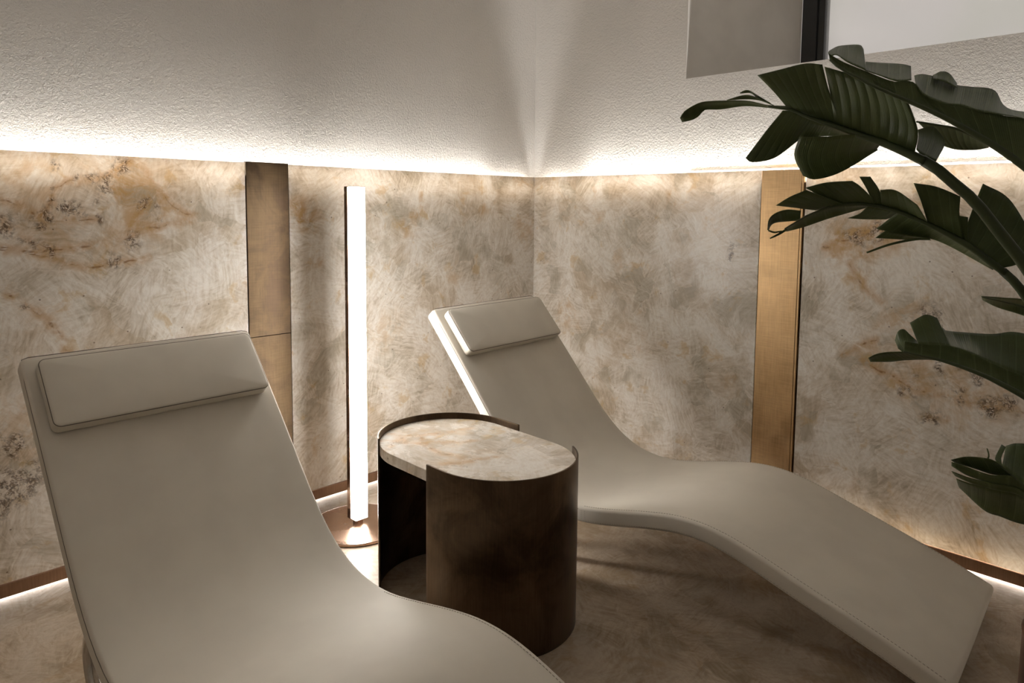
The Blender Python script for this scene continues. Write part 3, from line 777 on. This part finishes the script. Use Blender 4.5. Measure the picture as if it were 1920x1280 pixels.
# F: leaf tip behind the petioles
leaf([([[(1840, 555), (1882, 558), (1930, 563), (1990, 585)], [(1842, 562), (1870, 576), (1925, 594), (1985, 625)]], (1.62, 1.58), .02, .03, {'veins': 4})], [(1841, 557), (1882, 566), (1930, 579), (1988, 606), (2030, 640)], (1.617, 1.56), (.001, .005),
     (pet([(2028, 639, 1.562), (2060, 680, 1.55), (2085, 780, 1.53)], -.01, .09), .005, .012))
# D: dark folded leaf above the lounger's foot end
topD = [(1696, 639), (1723, 644), (1775, 647), (1809, 656), (1843, 672), (1885, 691), (1925, 707), (1980, 735)]
botD = [(1694, 659), (1723, 666), (1766, 676), (1809, 690), (1840, 702), (1868, 715), (1925, 746), (1980, 785)]
D_ = [([[(1628, 671), (1642, 664), (1663, 660), (1694, 659), (1722, 660)], [(1632, 678), (1668, 678), (1697, 675), (1737, 674), (1765, 676)]], (1.50, 1.43), .01, .01, {'veins': 2, 'nv': 6}),
      ([topD, botD], (1.44, 1.36), .02, -.03, {'veins': 9, 'nu': 40}),
      ([[(1684, 653), (1693, 659), (1702, 656), (1711, 652), (1727, 649)], [(1678, 638), (1684, 621), (1695, 617), (1707, 628), (1724, 643)]], (1.46, 1.43), .02, .02, {'veins': 2}),
      ([[(1722, 645), (1750, 647), (1783, 650)], [(1706, 605), (1735, 590), (1757, 596), ]], (1.43, 1.42), .02, .05, {'veins': 3}),
      ([[(1773, 648), (1809, 658), (1850, 677), (1925, 710), (1980, 738)], [(1766, 608), (1772, 619), (1809, 623), (1861, 626), (1900, 622), (1940, 632), (1985, 660)]], (1.42, 1.36), .02, .06, {'veins': 8, 'nu': 36})]
leaf(D_, botD, (1.41, 1.325), (.0015, .007), (pet([(1976, 782, 1.327), (2005, 810, 1.33), (2050, 900, 1.36)], .0, -.09), .007, .014))
# E: low drooping leaf at the right edge
E_ = [([[(1783, 862), (1812, 856), (1850, 859), (1870, 866)], [(1790, 867), (1827, 878), (1862, 889), (1898, 891)]], (1.36, 1.31), .01, .01, {'veins': 3, 'nv': 6}),
      ([[(1784, 866), (1810, 874), (1857, 890), (1900, 893), (1938, 920)], [(1784, 873), (1816, 892), (1862, 906), (1905, 914), (1940, 935)]], (1.36, 1.28), .0, .012, {'veins': 3, 'nv': 6}),
      ([[(1784, 883), (1817, 895), (1862, 906), (1905, 914), (1940, 934), (1985, 960)], [(1791, 892), (1822, 906), (1864, 918), (1905, 926), (1940, 945), (1985, 968)]], (1.372, 1.262), .0, .012, {'veins': 3, 'nv': 6}),
      ([[(1793, 897), (1822, 907), (1864, 918), (1905, 926), (1940, 945), (1985, 968)], [(1797, 910), (1832, 932), (1872, 945), (1905, 952), (1940, 966), (1985, 985)], [(1799, 914), (1845, 956), (1876, 968), (1905, 979), (1940, 988), (1985, 1005)]], (1.384, 1.274), .03, .04, {'veins': 7, 'nu': 36}),
      ([[(1869, 866), (1880, 874)], [(1866, 857), (1877, 858)], [(1878, 833), (1886, 838)]], (1.31, 1.30), .01, .03, {'veins': 1, 'nv': 6, 'nu': 8}),
      ([[(1879, 873), (1900, 891), (1935, 918), (1985, 955)], [(1886, 836), (1905, 831), (1935, 836), (1985, 865)]], (1.30, 1.25), .02, .05, {'veins': 5}),
      ([[(1850, 861), (1853, 853), (1850, 840)], [(1854, 861), (1855, 853), (1852, 841)]], (1.33, 1.33), 0, 0, {'veins': 1, 'nv': 3, 'nu': 8})]
leaf(E_, [(1860, 862), (1880, 876), (1900, 891), (1935, 918), (1985, 955)], (1.325, 1.25), (.001, .006), (pet([(1983, 954, 1.252), (2020, 975, 1.26), (2060, 1030, 1.30)], .04, -.10), .006, .013))
# planter
V, Fc = [], []
n = 48
for r, z in ((.150, 0), (.153, .004), (.150, .412), (.152, .42), (.146, .42), (.143, .40), (.140, .37)):
    for i in range(n): V.append((r*math.cos(2*math.pi*i/n), r*math.sin(2*math.pi*i/n), z))
for a in range(6):
    for k in range(n): Fc.append((a*n+k, a*n+(k+1) % n, (a+1)*n+(k+1) % n, (a+1)*n+k))
Fc += [tuple(range(n))[::-1], tuple(range(6*n, 7*n))]
po = obj('planter', (V, Fc), M_POT, pl, True)
V = [(.139*math.cos(2*math.pi*i/n), .139*math.sin(2*math.pi*i/n), .376) for i in range(n)] + [(0, 0, .388)]
obj('soil', (V, [(i, (i+1) % n, n) for i in range(n)]), M_SOIL, pl, True)
